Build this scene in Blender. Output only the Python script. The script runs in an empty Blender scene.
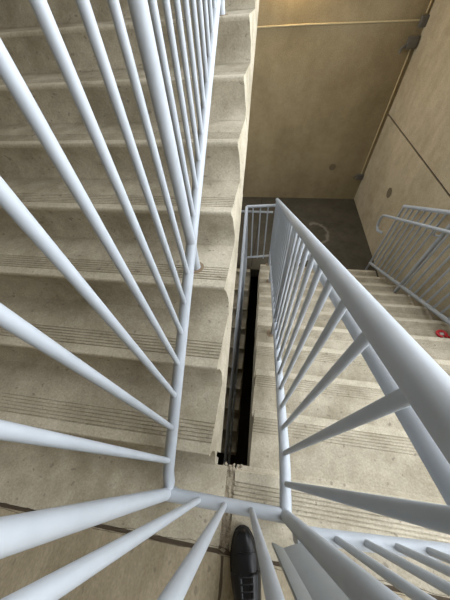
import bpy, bmesh, math, random
from mathutils import Vector, Matrix, noise
random.seed(4)
S = bpy.context.scene
COL = S.collection
T, R = 0.28, 0.1596          # tread going and riser

# ------------------------------------------------------------------ helpers
def new_obj(name, bm, mat, parent=None, smooth=None):
    me = bpy.data.meshes.new(name)
    bmesh.ops.recalc_face_normals(bm, faces=bm.faces)
    bm.to_mesh(me); bm.free()
    if mat: me.materials.append(mat)
    if smooth:
        for p in me.polygons: p.use_smooth = True
        me.set_sharp_from_angle(angle=math.radians(smooth))
    o = bpy.data.objects.new(name, me); COL.objects.link(o)
    if parent:
        o.parent = parent
        o.matrix_parent_inverse = Matrix.Translation(-parent.location) if parent.parent is None else parent.matrix_parent_inverse.copy()
        if parent.parent is not None:
            o.matrix_parent_inverse = Matrix.Identity(4)
    return o

def tag(o, label, cat, group=None):
    o['label'] = label; o['category'] = cat
    if group: o['group'] = group
    return o

def thing(name, label, cat, loc, group=None):
    o = bpy.data.objects.new(name, None); COL.objects.link(o)
    o.location = loc; o.empty_display_size = 0.1
    return tag(o, label, cat, group)

def structure(name, bm, mat, smooth=None):
    o = new_obj(name, bm, mat, None, smooth); o['kind'] = 'structure'; return o

def box(bm, a, b, bevel=0):
    x0, y0, z0 = a; x1, y1, z1 = b
    vs = [bm.verts.new(p) for p in [(x0,y0,z0),(x1,y0,z0),(x1,y1,z0),(x0,y1,z0),(x0,y0,z1),(x1,y0,z1),(x1,y1,z1),(x0,y1,z1)]]
    fs = [bm.faces.new([vs[i] for i in q]) for q in [(0,3,2,1),(4,5,6,7),(0,1,5,4),(1,2,6,5),(2,3,7,6),(3,0,4,7)]]
    if bevel:
        es = list({e for f in fs for e in f.edges})
        bmesh.ops.bevel(bm, geom=es, offset=bevel, segments=2, affect='EDGES', profile=0.6)

def sweep(bm, pts, rad, seg=20, cap=True):
    """round tube through the points; rad is a number or one per point"""
    pts = [Vector(p) for p in pts]; n = len(pts)
    rs = rad if isinstance(rad, (list, tuple)) else [rad]*n
    dirs = [(pts[i+1]-pts[i]).normalized() for i in range(n-1)]
    tang = [dirs[0]] + [(dirs[i-1]+dirs[i]).normalized() for i in range(1, n-1)] + [dirs[-1]]
    up = Vector((0,0,1)) if abs(tang[0].z) < .9 else Vector((1,0,0))
    u = tang[0].cross(up).normalized()
    rings = []
    for i in range(n):
        u = (u - tang[i]*u.dot(tang[i])).normalized(); v = tang[i].cross(u)
        k = 1.0
        ring = []
        if 0 < i < n-1:
            c = dirs[i-1].dot(tang[i]); k = 1/max(c, .5)
            axis = dirs[i-1].cross(dirs[i])
        for j in range(seg):
            a = 2*math.pi*j/seg
            w = u*math.cos(a)+v*math.sin(a)
            if 0 < i < n-1 and axis.length > 1e-6:
                ax = axis.normalized(); side = ax.cross(tang[i])
                w = w + side*(w.dot(side)*(k-1))
            ring.append(bm.verts.new(pts[i]+w*rs[i]))
        rings.append(ring)
    for a, b in zip(rings, rings[1:]):
        for j in range(seg):
            bm.faces.new([a[j], a[(j+1)%seg], b[(j+1)%seg], b[j]])
    if cap:
        bm.faces.new(list(reversed(rings[0]))); bm.faces.new(rings[-1])

def arc(c, r, a0, a1, n, plane):
    out = []
    for i in range(n+1):
        a = math.radians(a0+(a1-a0)*i/n)
        out.append(plane(c, r*math.cos(a), r*math.sin(a)))
    return out

def tube_obj(name, pts, rad, mat, parent, seg=20):
    bm = bmesh.new(); sweep(bm, pts, rad, seg)
    return new_obj(name, bm, mat, parent, 40)

# ------------------------------------------------------------------ materials
def nodes_of(name):
    m = bpy.data.materials.new(name); m.use_nodes = True
    nt = m.node_tree; b = nt.nodes['Principled BSDF']
    return m, nt, b
def N(nt, typ, **kw):
    n = nt.nodes.new(typ)
    for k, v in kw.items():
        if k in n.inputs.keys() if hasattr(n.inputs, 'keys') else False: n.inputs[k].default_value = v
        else: setattr(n, k, v)
    return n
def ramp(nt, src, stops):
    r = nt.nodes.new('ShaderNodeValToRGB')
    el = r.color_ramp.elements
    while len(el) < len(stops): el.new(0.5)
    for e, (p, c) in zip(el, stops):
        e.position = p; e.color = (*c, 1) if len(c) == 3 else c
    nt.links.new(src, r.inputs['Fac']); return r.outputs['Color']
def mixc(nt, a, b, fac, blend='MIX'):
    n = nt.nodes.new('ShaderNodeMix'); n.data_type = 'RGBA'; n.blend_type = blend
    for sock, val in ((n.inputs[0], fac), (n.inputs[6], a), (n.inputs[7], b)):
        if isinstance(val, bpy.types.NodeSocket): nt.links.new(val, sock)
        elif isinstance(val, (int, float)): sock.default_value = val
        else: sock.default_value = (*val, 1)
    return n.outputs[2]
def math_n(nt, op, a, b=None, c=None, clamp=False):
    n = nt.nodes.new('ShaderNodeMath'); n.operation = op; n.use_clamp = clamp
    for i, v in enumerate((a, b, c)):
        if v is None: continue
        if isinstance(v, bpy.types.NodeSocket): nt.links.new(v, n.inputs[i])
        else: n.inputs[i].default_value = v
    return n.outputs[0]

def concrete(name, lo, hi, spot=(.16,.14,.11), spot_amt=.5, scale=1.0, stretch=(1,1,1), rough=.85, bump=.25, stain=None):
    m, nt, b = nodes_of(name)
    geo = nt.nodes.new('ShaderNodeNewGeometry')
    mp = nt.nodes.new('ShaderNodeMapping'); mp.inputs['Scale'].default_value = [s*scale for s in stretch]
    nt.links.new(geo.outputs['Position'], mp.inputs['Vector'])
    def noise_t(sc, det=5, ro=.6):
        n = nt.nodes.new('ShaderNodeTexNoise'); n.inputs['Scale'].default_value = sc
        n.inputs['Detail'].default_value = det; n.inputs['Roughness'].default_value = ro
        nt.links.new(mp.outputs['Vector'], n.inputs['Vector']); return n.outputs['Fac']
    big = noise_t(2.3, 6, .62); mid = noise_t(11, 5, .65); fine = noise_t(120, 3, .7); pit = noise_t(38, 2, .5)
    f = math_n(nt, 'ADD', math_n(nt, 'MULTIPLY', big, .65), math_n(nt, 'MULTIPLY', mid, .35))
    col = ramp(nt, f, [(.38, lo), (.62, hi)])
    g = ramp(nt, fine, [(.3, (.80,.80,.79)), (.7, (1.14,1.14,1.14))])
    col = mixc(nt, col, g, 1.0, 'MULTIPLY')
    sp = ramp(nt, pit, [(.66, (0,0,0)), (.72, (1,1,1))])
    spm = math_n(nt, 'MULTIPLY', sp, spot_amt)
    col = mixc(nt, col, spot, spm)
    if stain: col = stain(nt, geo, col, mid, big)
    nt.links.new(col, b.inputs['Base Color'])
    b.inputs['Roughness'].default_value = rough
    b.inputs['Specular IOR Level'].default_value = .25
    bp = nt.nodes.new('ShaderNodeBump'); bp.inputs['Strength'].default_value = bump; bp.inputs['Distance'].default_value = .004
    h = math_n(nt, 'ADD', math_n(nt, 'MULTIPLY', fine, .5), math_n(nt, 'MULTIPLY', mid, 1.2))
    nt.links.new(h, bp.inputs['Height']); nt.links.new(bp.outputs['Normal'], b.inputs['Normal'])
    return m

def paint(name, col, rough=.38, grime=.10):
    m, nt, b = nodes_of(name)
    geo = nt.nodes.new('ShaderNodeNewGeometry')
    n = nt.nodes.new('ShaderNodeTexNoise'); n.inputs['Scale'].default_value = 14; n.inputs['Detail'].default_value = 6
    nt.links.new(geo.outputs['Position'], n.inputs['Vector'])
    c = ramp(nt, n.outputs['Fac'], [(.3, tuple(v*(1-grime) for v in col)), (.65, col)])
    nt.links.new(c, b.inputs['Base Color'])
    b.inputs['Roughness'].default_value = rough
    n2 = nt.nodes.new('ShaderNodeTexNoise'); n2.inputs['Scale'].default_value = 160; n2.inputs['Detail'].default_value = 2
    nt.links.new(geo.outputs['Position'], n2.inputs['Vector'])
    bp = nt.nodes.new('ShaderNodeBump'); bp.inputs['Strength'].default_value = .06; bp.inputs['Distance'].default_value = .002
    nt.links.new(n2.outputs['Fac'], bp.inputs['Height']); nt.links.new(bp.outputs['Normal'], b.inputs['Normal'])
    return m

def plain(name, col, rough=.5, metal=0, spec=.5):
    m, nt, b = nodes_of(name)
    n = nt.nodes.new('ShaderNodeTexNoise'); n.inputs['Scale'].default_value = 40; n.inputs['Detail'].default_value = 4
    geo = nt.nodes.new('ShaderNodeNewGeometry'); nt.links.new(geo.outputs['Position'], n.inputs['Vector'])
    nt.links.new(ramp(nt, n.outputs['Fac'], [(.3, tuple(v*.85 for v in col)), (.7, col)]), b.inputs['Base Color'])
    b.inputs['Roughness'].default_value = rough; b.inputs['Metallic'].default_value = metal
    b.inputs['Specular IOR Level'].default_value = spec
    return m

def landing_stain(nt, geo, col, mid, big):
    # pale ring left by a bucket on the far landing
    sx = nt.nodes.new('ShaderNodeSeparateXYZ'); nt.links.new(geo.outputs['Position'], sx.inputs[0])
    dx = math_n(nt, 'SUBTRACT', sx.outputs[0], 1.02); dy = math_n(nt, 'MULTIPLY', math_n(nt, 'SUBTRACT', sx.outputs[1], 3.86), .8)
    d = math_n(nt, 'SQRT', math_n(nt, 'ADD', math_n(nt, 'MULTIPLY', dx, dx), math_n(nt, 'MULTIPLY', dy, dy)))
    d = math_n(nt, 'ADD', d, math_n(nt, 'MULTIPLY', math_n(nt, 'SUBTRACT', mid, .5), .12))
    ring = math_n(nt, 'SUBTRACT', 1.0, math_n(nt, 'MULTIPLY', math_n(nt, 'ABSOLUTE', math_n(nt, 'SUBTRACT', d, .24)), 22), clamp=True)
    ring = math_n(nt, 'MULTIPLY', ring, math_n(nt, 'GREATER_THAN', dx, -.08))
    return mixc(nt, col, (.50,.47,.40), math_n(nt, 'MULTIPLY', ring, .25))

def drips(nt, geo, col, mid, big):
    # vertical streaks of the formwork and run-off
    mp = nt.nodes.new('ShaderNodeMapping'); mp.inputs['Scale'].default_value = (2.2, 2.2, .25)
    nt.links.new(geo.outputs['Position'], mp.inputs['Vector'])
    n = nt.nodes.new('ShaderNodeTexNoise'); n.inputs['Scale'].default_value = 1.6; n.inputs['Detail'].default_value = 5
    nt.links.new(mp.outputs['Vector'], n.inputs['Vector'])
    g = ramp(nt, n.outputs['Fac'], [(.3, (.88,.87,.84)), (.7, (1.04,1.03,1.02))])
    return mixc(nt, col, g, 1.0, 'MULTIPLY')

M_step = concrete('cast_concrete_steps', (.28,.246,.178), (.50,.452,.36), spot_amt=.6)
M_edge = concrete('pale_concrete_edge', (.37,.33,.25), (.56,.51,.41), spot_amt=.3)
M_dim = concrete('dark_wall_concrete', (.20,.17,.12), (.28,.245,.18), spot_amt=.2, stain=drips)  # unseen walls and roof, darkened to cut bounced light
M_black = plain('black_sealant', (.03,.024,.018), .95)
M_floor = concrete('cast_concrete_landing', (.25,.21,.14), (.42,.36,.26), spot_amt=.5, stretch=(1,.5,1))
M_mortar = concrete('crumbling_mortar', (.25,.21,.155), (.42,.37,.285), spot_amt=.8, scale=3, bump=.8)
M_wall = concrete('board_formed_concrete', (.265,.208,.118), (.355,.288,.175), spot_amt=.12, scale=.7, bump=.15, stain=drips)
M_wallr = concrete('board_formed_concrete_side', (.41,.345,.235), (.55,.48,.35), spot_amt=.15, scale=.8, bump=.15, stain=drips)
M_far = concrete('shaded_landing_concrete', (.055,.048,.034), (.085,.076,.057), spot_amt=.2, stain=landing_stain)  # dark base colour stands in for shade under the slab; ring is a stain
M_pit = concrete('shaded_pit_concrete', (.03,.025,.02), (.05,.042,.035), spot_amt=.3)  # near-black base puts the darkness of the pit into the colour
M_joint = plain('dark_joint_filler', (.10,.075,.05), .95)
M_rail = paint('blue_grey_rail_paint', (.405,.44,.485), .5)
M_gate = paint('grey_gate_paint', (.27,.285,.285), .42)
M_conduit = paint('beige_conduit_paint', (.55,.45,.26), .5)
M_box = plain('galvanised_box', (.16,.15,.13), .55, .3)
M_patch = plain('tie_hole_patch', (.17,.135,.085), .9)
M_leather = plain('black_leather', (.006,.006,.007), .28, 0, .35)
M_sole = plain('black_rubber_sole', (.02,.018,.016), .6)
M_lace = plain('black_waxed_lace', (.01,.01,.011), .5)
M_red = plain('red_plastic', (.55,.02,.03), .3)
M_pale = plain('pale_plastic', (.55,.52,.48), .4)
M_rust = plain('rust_stain', (.23,.17,.11), .95)

# ------------------------------------------------------------------ stair flights
def step_profile(first_back=None, waist=.10, foot=True, back=None):
    """(d, z): d grows from the nosing towards the riser behind, z=0 on the tread"""
    rn = .013; ins = .03
    back = T+ins if back is None else back
    pts = []
    if foot:
        pts += [(-.022, -R+.001), (-.010, -R+.006), (.006, -R+.016), (.018, -R+.034), (.025, -R+.06), (.022, -.060), (.013, -.034)]
    pts += [(.003, -.018), (0, -.010), (.001, -.004), (.005, 0)]
    d = .040
    for k in range(6):
        pts += [(d, 0), (d+.0015, -.0035), (d+.0045, -.0035), (d+.006, 0)]; d += .0135
    pts += [(back, 0), (back, -waist)]
    pts += [(ins, -R-waist), (ins, -R)] if foot else [(.02, -waist)]
    return pts

def step_mesh(profile, x0, x1, yn, zn, sgn, edge=None, taper=.072, slope=T and R/T, jag=0):
    """extrude a step profile across the flight; `edge` 'L'/'R' flares that side outwards below the nosing line"""
    bm = bmesh.new(); ends = []
    xs = [x0] + [x0+(x1-x0)*i/6 for i in range(1, 6)] + [x1]
    for xi, x in enumerate(xs):
        row = []
        for d, z in profile:
            xx = x; dep = max(0, slope*d - z)
            if edge == 'R' and xi == len(xs)-1: xx = x + taper*dep
            if edge == 'L' and xi == 0: xx = x - taper*dep
            j = 0
            if jag and xi in (0, len(xs)-1): xx += (random.random()-.5)*jag
            row.append(bm.verts.new((xx, yn+sgn*d, zn+z)))
        ends.append(row)
    n = len(profile)
    for a, b in zip(ends, ends[1:]):
        for i in range(n):
            f = bm.faces.new([a[i], a[(i+1)%n], b[(i+1)%n], b[i]])
            (d0, z0), (d1, z1) = profile[i], profile[(i+1)%n]
            if max(d0, d1) <= .0401 and min(z0, z1) > -.019: f.material_index = 1      # paler band along the tread edge
    bm.faces.new(ends[0]); bm.faces.new(list(reversed(ends[-1])))
    return bm

yL = 0.024
XL0, XL1 = -1.78, -.125      # rising flight
XR0, XR1 = .045, 1.80        # descending flight
up = thing('stair_flight', 'pale concrete flight rising away beside the left railing', 'stairs', (-.95, yL, 0))
for n in range(1, 12):
    bm = step_mesh(step_profile(back=(T+.03 if n < 11 else .10)), XL0, XL1, yL+(n-1)*T, n*R, 1, 'R', jag=.003)
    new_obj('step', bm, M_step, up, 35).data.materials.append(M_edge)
# foot of the rising flight, flush with the landing
bm = bmesh.new(); box(bm, (XL0, -.243, -.16), (-.060, .006, 0), .004); box(bm, (XL0, .004, -.16), (-.116, yL+.012, -.001))
new_obj('base_slab', bm, M_step, up, 30)

down = thing('stair_flight', 'bright concrete flight descending to the far landing behind the right railing', 'stairs', (.9, 0, 0))
bm = step_mesh(step_profile(back=.243), -.024, XR1, 0, 0, -1, None, jag=.004)
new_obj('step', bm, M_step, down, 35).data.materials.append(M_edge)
for n in range(1, 11):
    bm = step_mesh(step_profile(), XR0, XR1, n*T, -n*R, -1, 'L', jag=.004)
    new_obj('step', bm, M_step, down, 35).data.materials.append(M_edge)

ZF = -11*R
low = thing('stair_flight', 'dim lower flight glimpsed down the dark gap between the upper flights', 'stairs', (-.95, 2.8, ZF))
for n in range(0, 10):
    bm = step_mesh(step_profile(back=(T+.03 if n else .10)), XL0, -.13, 2.76-n*T, ZF-n*R, 1, 'R')
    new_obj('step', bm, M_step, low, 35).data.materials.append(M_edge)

# ------------------------------------------------------------------ the shell
XW0, XW1, YB, YF = -1.82, 1.93, 5.06, -1.75
ZB = -3.6
bm = bmesh.new(); box(bm, (XW0, YF, -.2), (XW1, -.255, 0))
structure('floor', bm, M_floor)
bm = bmesh.new(); box(bm, (-.0595, -.252, -.2), (-.0255, -.002, -.007))
for i in range(70):
    y = -.245+random.random()*.245; x = -.042+(random.random()-.5)*.034; q = .003+random.random()*.007
    mt = Matrix.Translation((x, y, -.008)) @ Matrix.Rotation(random.random()*3, 4, 'Z') @ Matrix.Diagonal((q*1.3, q*1.6, q*.9, 1))
    bmesh.ops.create_icosphere(bm, subdivisions=1, radius=1, matrix=mt)
for i in range(9):                                     # broken edge at the head of the gap
    x = -.085+random.random()*.09; q = .003+random.random()*.005
    mt = Matrix.Translation((x, .006+random.random()*.008, -.010)) @ Matrix.Rotation(random.random()*3, 4, 'Z') @ Matrix.Diagonal((q*1.5, q, q, 1))
    bmesh.ops.create_icosphere(bm, subdivisions=1, radius=1, matrix=mt)
structure('trim_1', bm, M_mortar)                       # crumbling mortar between the two cast flights
bm = bmesh.new()                                        # rough, part-filled joint along the landing
ny = 150; rows = []
for i in range(ny+1):
    x = XW0+(XW1-XW0)*i/ny
    w0 = .006+.011*abs(noise.noise((x*7, 0, 3)))+.005*random.random(); w1 = .004+.012*abs(noise.noise((x*9, 5, 1)))+.004*random.random()
    c = -.249+.006*noise.noise((x*3, 9, 2)); z = -.006+.004*noise.noise((x*30, 1, 1))
    rows.append([bm.verts.new(p) for p in ((x, c-w0-.004, -.0120), (x, c-w0, .0012), (x, c-w0*.4, z), (x, c+w1*.4, z-.001), (x, c+w1, .0012), (x, c+w1+.004, -.012))])
for a, b in zip(rows, rows[1:]):
    for k in range(5): bm.faces.new([a[k], a[k+1], b[k+1], b[k]])
for x0, xs in ((-.045, .02),):      # hairline cracks running back across the landing
    prev = None
    for i in range(40):
        y = -.258-i*.022; x = x0+xs*i/40+.007*noise.noise((x0*9, y*9, 4)); q = .0035+.005*abs(noise.noise((y*14, x0, 2)))*(1 if x0 == -.045 else .4)
        r_ = [bm.verts.new(p) for p in ((x-q, y, .0008), (x, y, .0004), (x+q, y, .0008))]
        if prev:
            for k in range(2): bm.faces.new([prev[k], prev[k+1], r_[k+1], r_[k]])
        prev = r_
structure('trim_2', bm, M_joint)
bm = bmesh.new(); prev = None                           # dark hairline crack across the far landing
for i in range(30):
    t = i/29; x = -.024-.076*t+.012*math.sin(t*5)+.006*noise.noise((t*12, 3, 3)); y = 5.04-2.15*t
    r_ = [bm.verts.new(p) for p in ((x-.009, y, ZF+.0012), (x, y, ZF+.0006), (x+.009, y, ZF+.0012))]
    if prev:
        for k in range(2): bm.faces.new([prev[k], prev[k+1], r_[k+1], r_[k]])
    prev = r_
structure('trim_4', bm, M_black)
# far landing
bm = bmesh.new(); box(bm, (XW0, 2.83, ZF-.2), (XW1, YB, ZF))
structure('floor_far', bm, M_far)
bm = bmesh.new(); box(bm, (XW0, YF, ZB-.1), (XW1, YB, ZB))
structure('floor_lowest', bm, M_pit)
# upper landing, a slab over the far end
bm = bmesh.new(); box(bm, (XW0, yL+10*T+.101, 11*R-.2), (XW1, YB, 11*R))
structure('ceiling', bm, M_wallr)
# walls
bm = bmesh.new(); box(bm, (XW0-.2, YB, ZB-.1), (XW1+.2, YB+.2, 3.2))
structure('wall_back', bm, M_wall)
bm = bmesh.new(); box(bm, (XW0-.2, YF, ZB-.1), (XW0, YB, -2.5)); box(bm, (XW0-.2, YF, -1.25), (XW0, YB, .3)); box(bm, (XW0-.2, YF, 1.45), (XW0, YB, 3.2)); box(bm, (XW0-.2, YF, .3), (XW0, 3.0, 1.45)); box(bm, (XW0-.2, 4.9, .3), (XW0, YB, 1.45))  # wall out of view; far opening added to light the right wall
box(bm, (XW0-.2, YF, -2.5), (XW0, 1.5, -1.25)); box(bm, (XW0-.2, 2.2, -2.5), (XW0, YB, -1.25)); box(bm, (XW0-.2, 1.5, -2.5), (XW0, 2.2, -1.8))  # low opening added to light the steps down the gap
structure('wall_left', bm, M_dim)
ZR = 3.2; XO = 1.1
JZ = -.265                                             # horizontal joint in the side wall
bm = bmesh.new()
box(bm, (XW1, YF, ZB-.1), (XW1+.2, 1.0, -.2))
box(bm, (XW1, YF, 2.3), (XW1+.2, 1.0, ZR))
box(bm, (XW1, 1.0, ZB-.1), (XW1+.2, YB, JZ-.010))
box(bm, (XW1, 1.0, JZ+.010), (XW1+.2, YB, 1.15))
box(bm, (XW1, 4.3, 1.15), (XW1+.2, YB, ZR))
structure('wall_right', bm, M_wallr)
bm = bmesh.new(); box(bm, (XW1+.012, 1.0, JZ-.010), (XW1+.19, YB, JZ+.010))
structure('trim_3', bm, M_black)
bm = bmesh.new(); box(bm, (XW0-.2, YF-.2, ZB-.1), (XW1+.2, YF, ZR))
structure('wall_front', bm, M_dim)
bm = bmesh.new(); box(bm, (XW0-.2, YF-.2, ZR), (XO, YB+.2, ZR+.2)); box(bm, (XO, YF-.2, ZR), (XW1+.2, .2, ZR+.2)); box(bm, (XO, 3.6, ZR), (XW1+.2, YB+.2, ZR+.2))  # unseen roof added to shape the light; open slot lights the descending flight
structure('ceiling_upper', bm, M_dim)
bm = bmesh.new(); box(bm, (XW1+.2, YF-2.5, -.2), (XW1+5, 4, 0))
structure('floor_deck', bm, M_floor)                   # parking deck outside the open side

# ------------------------------------------------------------------ railings
RR, RP, RB = .0210, .0190, .0093
XG, XD, YG, ZG = -.264, .165, -.109, .112              # left guard line, right guard line, landing guard line

def disc(bm, c, r, h, seg=24):
    bmesh.ops.create_cone(bm, cap_ends=True, segments=seg, radius1=r, radius2=r, depth=h, matrix=Matrix.Translation((c[0], c[1], c[2]+h/2)))

# guard along the landing
g = thing('guard_railing', 'short blue-grey railing across the landing edge in front of the black shoe', 'railing', (-.045, YG, 0))
for x in (XG, XD):
    tube_obj('post', [(x, YG, -.002), (x, YG, 1.06)], RP, M_rail, g, 24)
tube_obj('bottom_rail', [(XG, YG, ZG), (XD, YG, ZG-.008)], RR, M_rail, g, 24)
tube_obj('top_rail', [(XG, YG, 1.06), (XD, YG, 1.06)], RR, M_rail, g, 24)
for x in (-.143, -.049, .046):
    tube_obj('baluster', [(x, YG, ZG-.006), (x, YG, 1.06)], RB, M_rail, g, 16)

# guard up the rising flight
zl = lambda y: .195+.598*y
g = thing('guard_railing', 'pale blue-grey railing climbing the left rising flight', 'railing', (XG, 0, 0))
yend = 2.75
tube_obj('bottom_rail', [(XG, YG+.01, ZG), (XG, YG+.035, ZG+.006), (XG, -.04, zl(-.04)), (XG, yend, zl(yend))], RR, M_rail, g, 24)
tube_obj('top_rail', [(XG, YG, 1.06), (XG, -.04, 1.065), (XG, .04, zl(.04)+.865), (XG, yend, zl(yend)+.865)], RR, M_rail, g, 24)
for yp, n in ((.69, 3), (1.76, 7), (yend, 10)):
    p = tube_obj('post', [(XG, yp, n*R-.002), (XG, yp, zl(yp)+.865)], RP, M_rail, g, 24)
    bm = bmesh.new(); disc(bm, (XG, yp, n*R), .034, .0016, 24)
    new_obj('core_patch', bm, M_rust, p)
y = -.010
while y < yend-.06:
    if min(abs(y-q) for q in (.69, 1.76)) > .045:
        tube_obj('baluster', [(XG, y, zl(y)), (XG, y, zl(y)+.865)], RB, M_rail, g, 16)
    y += .0985

# guard down the descending flight, with its lower grab rail
zb = lambda y: .098-.518*(y-.055)
zt = lambda y: 1.026-.530*y
xb = lambda y: .165+.004*y
xt = lambda y: .1705+.003*y
g = thing('guard_railing', 'grey railing descending beside the gap, its thick top rail crossing to the right edge', 'railing', (XD, 0, 0))
ye = 2.80
tube_obj('bottom_rail', [(XD, YG+.01, ZG-.008), (XD, .02, .100), (xb(.09), .09, zb(.09)), (xb(ye), ye, zb(ye))], RR, M_rail, g, 24)
tube_obj('top_rail', [(XD, YG, 1.082), (xt(-.08), -.08, zt(-.08)), (xt(ye), ye+.02, zt(ye+.02))], .0207, M_rail, g, 28)
for yp, n in ((1.01, 4), (2.16, 8), (ye, 10)):
    p = tube_obj('post', [(xb(yp), yp, -n*R-.002), (xb(yp), yp, zb(yp)), (xt(yp), yp, zt(yp))], RP*.8, M_rail, g, 24)
    bm = bmesh.new(); disc(bm, (XD-.008, yp, -n*R), .036, .0016, 24)
    new_obj('core_patch', bm, M_rust, p)
y = -.020
while y < ye-.05:
    if min(abs(y-q) for q in (1.01, 2.16)) > .045:
        tube_obj('baluster', [(xb(y), y, zb(y)), (xt(y), y, zt(y))], RB, M_rail, g, 16)
    y += .0975
zh = lambda y: .838-.525*y
XH = .270
h = tube_obj('grab_rail', [(XH, -.105, zh(-.10)), (XH, -.09, zh(-.09)), (XH, ye-.2, zh(ye-.2)), (XH, ye+.1, zh(ye-.2)-.157)], .020, M_rail, g, 24)
for yb in (1.01, 2.16):
    tube_obj('bracket', [(XD, yb, zh(yb)-.07), (XH-.02, yb, zh(yb)-.07), (XH, yb, zh(yb)-.05), (XH, yb, zh(yb)-.01)], .007, M_rail, h, 10)

# return guard at the far end of the gap
g = thing('guard_railing', 'small far railing closing the end of the gap at the lower landing', 'railing', (-.02, ye, ZF))
XC = -.200
tube_obj('post', [(XC, ye, ZF), (XC, ye, -.565)], .019, M_rail, g, 20)
tube_obj('top_rail', [(XC, ye, -.565), (XD, ye, -.535)], .019, M_rail, g, 20)
tube_obj('grab_rail', [(-.34, ye+.03, -.655), (XD-.02, ye+.03, -.655)], .014, M_rail, g, 16)
tube_obj('bottom_rail', [(XC, ye, -1.465), (XD, ye, -1.40)], .017, M_rail, g, 20)
for x in (-.117, -.021, .075):
    tube_obj('baluster', [(x, ye, -1.463), (x, ye, -.563)], .009, M_rail, g, 12)

# guard down the lowest flight, seen end-on in the gap
g = thing('guard_railing', 'blue-grey railing running down inside the dark gap', 'railing', (XC, ye, ZF))
zz = lambda y: -.575-.571*(ye-.05-y)
tube_obj('top_rail', [(XC, ye, -.57), (XC, ye-.05, zz(ye-.05)), (XC, 0, zz(0))], .019, M_rail, g, 20)
tube_obj('bottom_rail', [(XC, ye-.02, zz(ye-.02)-.90), (XC, 0, zz(0)-.90)], .017, M_rail, g, 20)
for i in range(1, 28):
    y = ye-.05-i*.0985
    tube_obj('baluster', [(XC, y, zz(y)-.90), (XC, y, zz(y))], .009, M_rail, g, 12)

# guard by the side wall
XW = 1.755
zwb = lambda y: -1.585-.528*(y-2.95)
zwt = lambda y: -.600-.545*(y-2.95)
g = thing('guard_railing', 'grey railing with a looped grab rail along the right concrete wall', 'railing', (XW, 2.95, ZF))
tube_obj('bottom_rail', [(XW, 2.955, zwb(2.955)), (XW, .15, zwb(.15))], .0205, M_rail, g, 20)
tube_obj('top_rail', [(XW, 2.955, zwt(2.955)), (XW, .15, zwt(.15))], .0205, M_rail, g, 20)
for yp, n in ((2.12, 8), (1.19, 5), (.16, 1)):
    tube_obj('post', [(XW, yp, -n*R-.002), (XW, yp, zwt(yp))], .0205, M_rail, g, 20)
tube_obj('post', [(XW, 2.95, ZF), (XW, 2.95, zwt(2.95))], .014, M_rail, g, 20)
y = 2.95-.0985
while y > .2:
    if min(abs(y-q) for q in (2.12, 1.19)) > .045:
        tube_obj('baluster', [(XW, y, zwb(y)), (XW, y, zwt(y))], .0105, M_rail, g, 14)
    y -= .0985
zwh = lambda y: -.862-.530*(y-3.15)
XQ = XW-.085
loop = [(XQ, .1, zwh(.1)), (XQ, 3.06, zwh(3.06))]
loop += [(XQ, 3.13, zwh(3.13)-.005), (XQ, 3.16, -.90), (XQ, 3.165, -.99), (XQ, 3.14, -1.045), (XQ, 3.08, -1.065), (XQ+.05, 3.02, -1.06)]
h = tube_obj('grab_rail', loop, .017, M_rail, g, 18)
for yb in (2.12, 1.19):
    tube_obj('bracket', [(XW, yb, zwh(yb)-.075), (XQ+.02, yb, zwh(yb)-.075), (XQ, yb, zwh(yb)-.055), (XQ, yb, zwh(yb)-.01)], .008, M_rail, h, 10)

# gate panel across the head of the descending flight
g = thing('stair_gate', 'grey tubular gate with a flat steel latch stile, lower right behind the corner post', 'gate', (.16, -.17, 0))
bm = bmesh.new()
sec = [(.113,-.171),(.148,-.179),(.205,-.157),(.205,-.163),(.148,-.186),(.112,-.177)]
lo = [bm.verts.new((x, y, .17)) for x, y in sec]; hi = [bm.verts.new((x, y, 1.02)) for x, y in sec]
for i in range(6): bm.faces.new([lo[i], lo[(i+1)%6], hi[(i+1)%6], hi[i]])
for r_ in (lo, hi):
    bm.faces.new([r_[0], r_[1], r_[4], r_[5]]); bm.faces.new([r_[1], r_[2], r_[3], r_[4]])
st = new_obj('latch_stile', bm, M_gate, g)
ZT = .105; gy = lambda x: -.150+.055*(x-.19)
tube_obj('bottom_rail', [(.190, gy(.19), ZT), (1.68, gy(1.68), ZT)], .0225, M_rail, g, 24)
tube_obj('sleeve', [(.190, gy(.19), ZT), (.268, gy(.268), ZT)], .0235, M_rail, g, 24)
tube_obj('top_rail', [(.190, gy(.19), 1.0), (1.68, gy(1.68), 1.0)], .0205, M_rail, g, 24)
bm = bmesh.new(); box(bm, (.190, -.170, .10), (.204, -.150, .178), .002); new_obj('tab', bm, M_gate, g)
tube_obj('stile', [(1.68, gy(1.68), .03), (1.68, gy(1.68), 1.0)], .0205, M_rail, g, 20)
x = .326
while x < 1.64:
    tube_obj('baluster', [(x, gy(x), ZT), (x, gy(x), 1.0)], .0105, M_rail, g, 14)
    x += .0925

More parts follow.
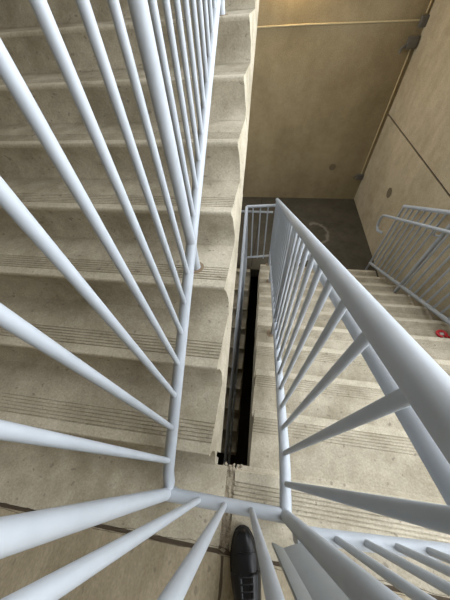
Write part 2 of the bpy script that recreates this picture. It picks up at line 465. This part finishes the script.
# ------------------------------------------------------------------ conduit and boxes on the far walls
XK, YK = 1.872, YB-.0095
tag(tube_obj('conduit_pipe', [(XK, YK, -1.22), (XK, YK, .50)], .0095, M_conduit, None, 12), 'thin upright conduit in the far wall corner below the junction boxes', 'conduit')
tag(tube_obj('conduit_pipe', [(XK+.02, YK, .80), (XK+.02, YK, 2.6)], .0095, M_conduit, None, 12), 'thin upright conduit in the far corner rising above the upper junction box', 'conduit')
tag(tube_obj('conduit_pipe', [(-1.2, YK, .79), (.4, YK, .775), (XK-.03, YK, .745)], .0095, M_conduit, None, 12), 'thin level conduit running across the far back wall', 'conduit')
def jbox(label, c, w, h, d):
    t = thing('junction_box', label, 'electrical box', (c[0], YB, c[2]))
    bm = bmesh.new(); box(bm, (c[0]-w/2, YB-d, c[2]-h/2), (c[0]+w/2, YB, c[2]+h/2), .006); new_obj('body', bm, M_box, t)
    bm = bmesh.new(); box(bm, (c[0]-w/2+.006, YB-d-.005, c[2]-h/2+.006), (c[0]+w/2-.006, YB-d, c[2]+h/2-.006), .002)
    for sx in (-1, 1):
        bmesh.ops.create_uvsphere(bm, u_segments=8, v_segments=6, radius=.005, matrix=Matrix.Translation((c[0]+sx*(w/2-.02), YB-d-.005, c[2])))
    new_obj('cover', bm, M_box, t, 30)
    return t
jbox('upper small grey junction box in the far corner at the level conduit end', (XK+.018, 0, .735), .085, .105, .05)
t = jbox('larger grey junction box in the far corner under the level conduit', (XK-.02, 0, .55), .13, .12, .06)
tube_obj('connector', [(XK-.085, YB-.03, .53), (XK-.13, YB-.03, .50), (XK-.135, YB-.03, .45)], .014, M_box, t, 12)
t = jbox('low grey outlet box at the foot of the corner conduit', (XK-.01, 0, -1.27), .12, .11, .05)
tube_obj('connector', [(XK-.07, YB-.03, -1.25), (XK-.11, YB-.03, -1.26), (XK-.12, YB-.03, -1.30)], .012, M_box, t, 12)
bm = bmesh.new(); bmesh.ops.create_cone(bm, cap_ends=True, segments=28, radius1=.062, radius2=.058, depth=.006, matrix=Matrix.Translation((1.30, YB-.002, -1.10)) @ Matrix.Rotation(math.pi/2, 4, 'X'))
tag(new_obj('tie_hole_plug', bm, M_patch), 'round dark grout patch low on the far back wall', 'wall patch')
bm = bmesh.new(); bmesh.ops.create_cone(bm, cap_ends=True, segments=28, radius1=.075, radius2=.07, depth=.006, matrix=Matrix.Translation((XW1-.002, 3.80, -.90)) @ Matrix.Rotation(math.pi/2, 4, 'Y'))
tag(new_obj('tie_hole_plug', bm, M_patch), 'round grout patch on the right wall above the looped grab rail', 'wall patch')

# lamp on the back wall, just above the frame
t = thing('wall_lamp', 'warm bulkhead lamp on the far back wall glowing at the top edge', 'lamp', (.25, YB, 1.33))
bm = bmesh.new(); box(bm, (.05, YB-.05, 1.27), (.45, YB, 1.39), .01); new_obj('housing', bm, M_box, t)
mL, ntL, bL = nodes_of('warm_diffuser')
bL.inputs['Base Color'].default_value = (.9,.8,.6,1)
bL.inputs['Emission Color'].default_value = (1,.75,.42,1); bL.inputs['Emission Strength'].default_value = 60
bm = bmesh.new(); box(bm, (.07, YB-.11, 1.285), (.43, YB-.05, 1.375), .02); new_obj('diffuser', bm, mL, t)

# ------------------------------------------------------------------ red loop on a lower step
rz = -5*R+.012
t = thing('red_clip', 'small red plastic loop lying on a descending step by the right railing', 'clip', (1.70, 1.25, -5*R))
pts = []
for i in range(17):
    a = math.radians(-60+i*20)
    pts.append((1.685+.036*math.cos(a), 1.245+.030*math.sin(a), rz+.001))
tube_obj('loop', pts, .012, M_red, t, 12)
tube_obj('strap', [(1.715, 1.235, rz), (1.74, 1.215, rz-.002), (1.79, 1.205, rz-.003)], [.010, .009, .007], M_red, t, 10)
bm = bmesh.new(); box(bm, (1.668, 1.232, -5*R), (1.700, 1.258, -5*R+.018), .004); new_obj('buckle', bm, M_pale, t)
# ------------------------------------------------------------------ the photographer's shoe
toe = Vector((.018, -.168)); ax = Vector((.20, -.98)).normalized(); sd = Vector((ax.y*-1, ax.x))   # along the shoe, and to its left
sd = Vector((-ax.y, ax.x))
L = .295
def P(s, w, z):
    q = toe + ax*s + sd*w
    return (q.x, q.y, z)
def interp(tab, s):
    for (a, va), (b, vb) in zip(tab, tab[1:]):
        if a <= s <= b:
            t = (s-a)/(b-a); t = t*t*(3-2*t) if False else t
            return va+(vb-va)*t
    return tab[-1][1]
HW = [(0,.004),(.006,.018),(.018,.029),(.04,.039),(.07,.0455),(.10,.0485),(.13,.046),(.17,.040),(.21,.036),(.25,.036),(.28,.028),(.292,.012),(.295,.004)]
TOP = [(0,.020),(.006,.030),(.018,.038),(.04,.044),(.07,.050),(.10,.058),(.13,.069),(.16,.082),(.19,.094),(.21,.098),(.25,.097),(.285,.100),(.295,.090)]
shoe = thing('dress_shoe', 'polished black leather shoe planted on the landing behind the railing bars', 'shoe', (toe.x+ax.x*.15, toe.y+ax.y*.15, 0))
# sole
bm = bmesh.new(); rows = []
ss = [0,.003,.008,.018,.03,.05,.07,.09,.11,.13,.15,.17,.19,.21,.23,.25,.27,.283,.291,.295]
loopL = [(s, interp(HW, s)+.004) for s in ss]; loopR = [(s, -interp(HW, s)-.004) for s in reversed(ss)]
out = loopL+loopR
lo = [bm.verts.new(P(s-.002 if s < .01 else s, w, .001)) for s, w in out]; hi = [bm.verts.new(P(s-.003 if s < .01 else s, w, .013)) for s, w in out]
m = len(out)
for i in range(m): bm.faces.new([lo[i], lo[(i+1)%m], hi[(i+1)%m], hi[i]])
for k in range(len(ss)-1):
    for r_ in (lo, hi): bm.faces.new([r_[k], r_[k+1], r_[m-2-k], r_[m-1-k]])
new_obj('sole', bm, M_sole, shoe, 40)
# upper
bm = bmesh.new(); rings = []
for s in ss:
    w = interp(HW, s); h = interp(TOP, s); ring = []
    hole = max(0, min(1, (s-.185)/.02)) * (1 if s < .285 else 0)
    for j in range(17):
        a = math.pi*j/16
        c, sn = math.cos(a), math.sin(a)
        ww = w*math.copysign(abs(c)**.75, c); zz_ = .012+(h-.012)*sn**.8
        if hole and sn > .75: zz_ -= hole*.055*(sn-.75)/.25
        if .055 < s < .14 and sn > .5: zz_ += .0012*math.sin(s*420+j)      # creases across the vamp
        ring.append(bm.verts.new(P(s, ww, zz_)))
    rings.append(ring)
for a, b in zip(rings, rings[1:]):
    for j in range(16): bm.faces.new([a[j], a[j+1], b[j+1], b[j]])
bm.faces.new(rings[0]); bm.faces.new(list(reversed(rings[-1])))
u_ = new_obj('upper', bm, M_leather, shoe, 80)
ssm = u_.modifiers.new('subsurf', 'SUBSURF'); ssm.levels = 1; ssm.render_levels = 2
# toe cap seam, facing flaps and laces
def surf(s, k, lift=.001):
    """point on the upper at station s, k in -1..1 across"""
    w = interp(HW, s); h = interp(TOP, s); a = math.pi/2*(1-k)
    c, sn = math.cos(a), math.sin(a)
    return P(s, (w+lift)*math.copysign(abs(c)**.75, c), .012+(h-.012)*sn**.8+lift)
bm = bmesh.new(); sweep(bm, [surf(.062+.006*abs(k/8), k/8.5, .0006) for k in range(-8, 9)], .0011, 6)
sweep(bm, [surf(.066+.006*abs(k/8), k/8.5, .0006) for k in range(-8, 9)], .0009, 6)
new_obj('toe_cap_seam', bm, M_leather, shoe, 60)
for sg in (1, -1):
    bm = bmesh.new(); grid = []
    for i in range(9):
        s = .108+i*.0095
        grid.append([bm.verts.new(surf(s, sg*k, .0028)) for k in ([.10+.02*i/8, .25, .42, .60, .78, .93] if i else [.14, .28, .42, .56, .70, .84])])
    for a, b in zip(grid, grid[1:]):
        for j in range(5): bm.faces.new([a[j], a[j+1], b[j+1], b[j]])
    f = new_obj('quarter_flap', bm, M_leather, shoe, 60)
    sol = f.modifiers.new('solid', 'SOLIDIFY'); sol.thickness = .0025; sol.offset = -1
for i in range(5):
    s = .116+i*.014
    bm = bmesh.new(); sweep(bm, [surf(s, .22-k*.44/6, .0048) for k in range(7)], .0018, 8)
    new_obj('lace', bm, M_lace, shoe, 60)

# ------------------------------------------------------------------ camera
F_PX = 237.3
rt = Vector((.989,.136,-.058)); upv = Vector((-.076,.803,.591)); fw = Vector((-.127,.58,-.805))
fw.normalize(); rt = (rt-fw*rt.dot(fw)).normalized(); upv = rt.cross(fw)
cam = bpy.data.cameras.new('camera'); co = bpy.data.objects.new('camera', cam); COL.objects.link(co)
cam.sensor_fit = 'VERTICAL'; cam.sensor_height = 36; cam.sensor_width = 27; cam.lens = 36*F_PX/600
cam.clip_start = .02
Mx = Matrix((rt, upv, -fw)).transposed().to_4x4(); Mx.translation = (.004, -.013, 1.226)
co.matrix_world = Mx
S.camera = co

# ------------------------------------------------------------------ light: hazy daylight from the open deck side, no direct beam
w = bpy.data.worlds.new('sky'); S.world = w; w.use_nodes = True
bg = w.node_tree.nodes['Background']
bg.inputs['Color'].default_value = (.92,.96,1.0,1); bg.inputs['Strength'].default_value = 6.0
sun = bpy.data.lights.new('sun', 'SUN'); sun.energy = 0.0; sun.angle = math.radians(35); sun.color = (1,.95,.87)
so = bpy.data.objects.new('sun', sun); COL.objects.link(so)
for (pw, ph, py, pz) in ((2.7, 2.3, -.36, 1.15), (3.3, 2.0, 2.65, 2.18)):     # portals only steer sampling towards the open side
    po = bpy.data.lights.new('opening', 'AREA'); po.shape = 'RECTANGLE'; po.size = pw; po.size_y = ph; po.cycles.is_portal = True
    pob = bpy.data.objects.new('opening', po); COL.objects.link(pob)
    pob.matrix_world = Matrix(((0,0,1,XW1+.1),(1,0,0,py),(0,1,0,pz),(0,0,0,1)))
po = bpy.data.lights.new('opening', 'AREA'); po.shape = 'RECTANGLE'; po.size = 1.9; po.size_y = 1.15; po.cycles.is_portal = True  # portal for the added far opening in the left wall
pob = bpy.data.objects.new('opening', po); COL.objects.link(pob)
pob.matrix_world = Matrix(((0,0,-1,XW0-.1),(-1,0,0,3.95),(0,1,0,.875),(0,0,0,1)))
po = bpy.data.lights.new('opening', 'AREA'); po.shape = 'RECTANGLE'; po.size = .9; po.size_y = 3.4; po.cycles.is_portal = True
pob = bpy.data.objects.new('opening', po); COL.objects.link(pob); pob.location = ((XO+XW1)/2, 1.9, ZR+.1)
so.rotation_euler = Vector((-.62, .30, -.72)).to_track_quat('-Z', 'Y').to_euler()

vs = S.view_settings
S.display_settings.display_device = 'sRGB'
vs.view_transform = 'Standard'; vs.look = 'None'; vs.gamma = 1; vs.use_curve_mapping = False; vs.exposure = 0.4
S.cycles.use_denoising = True
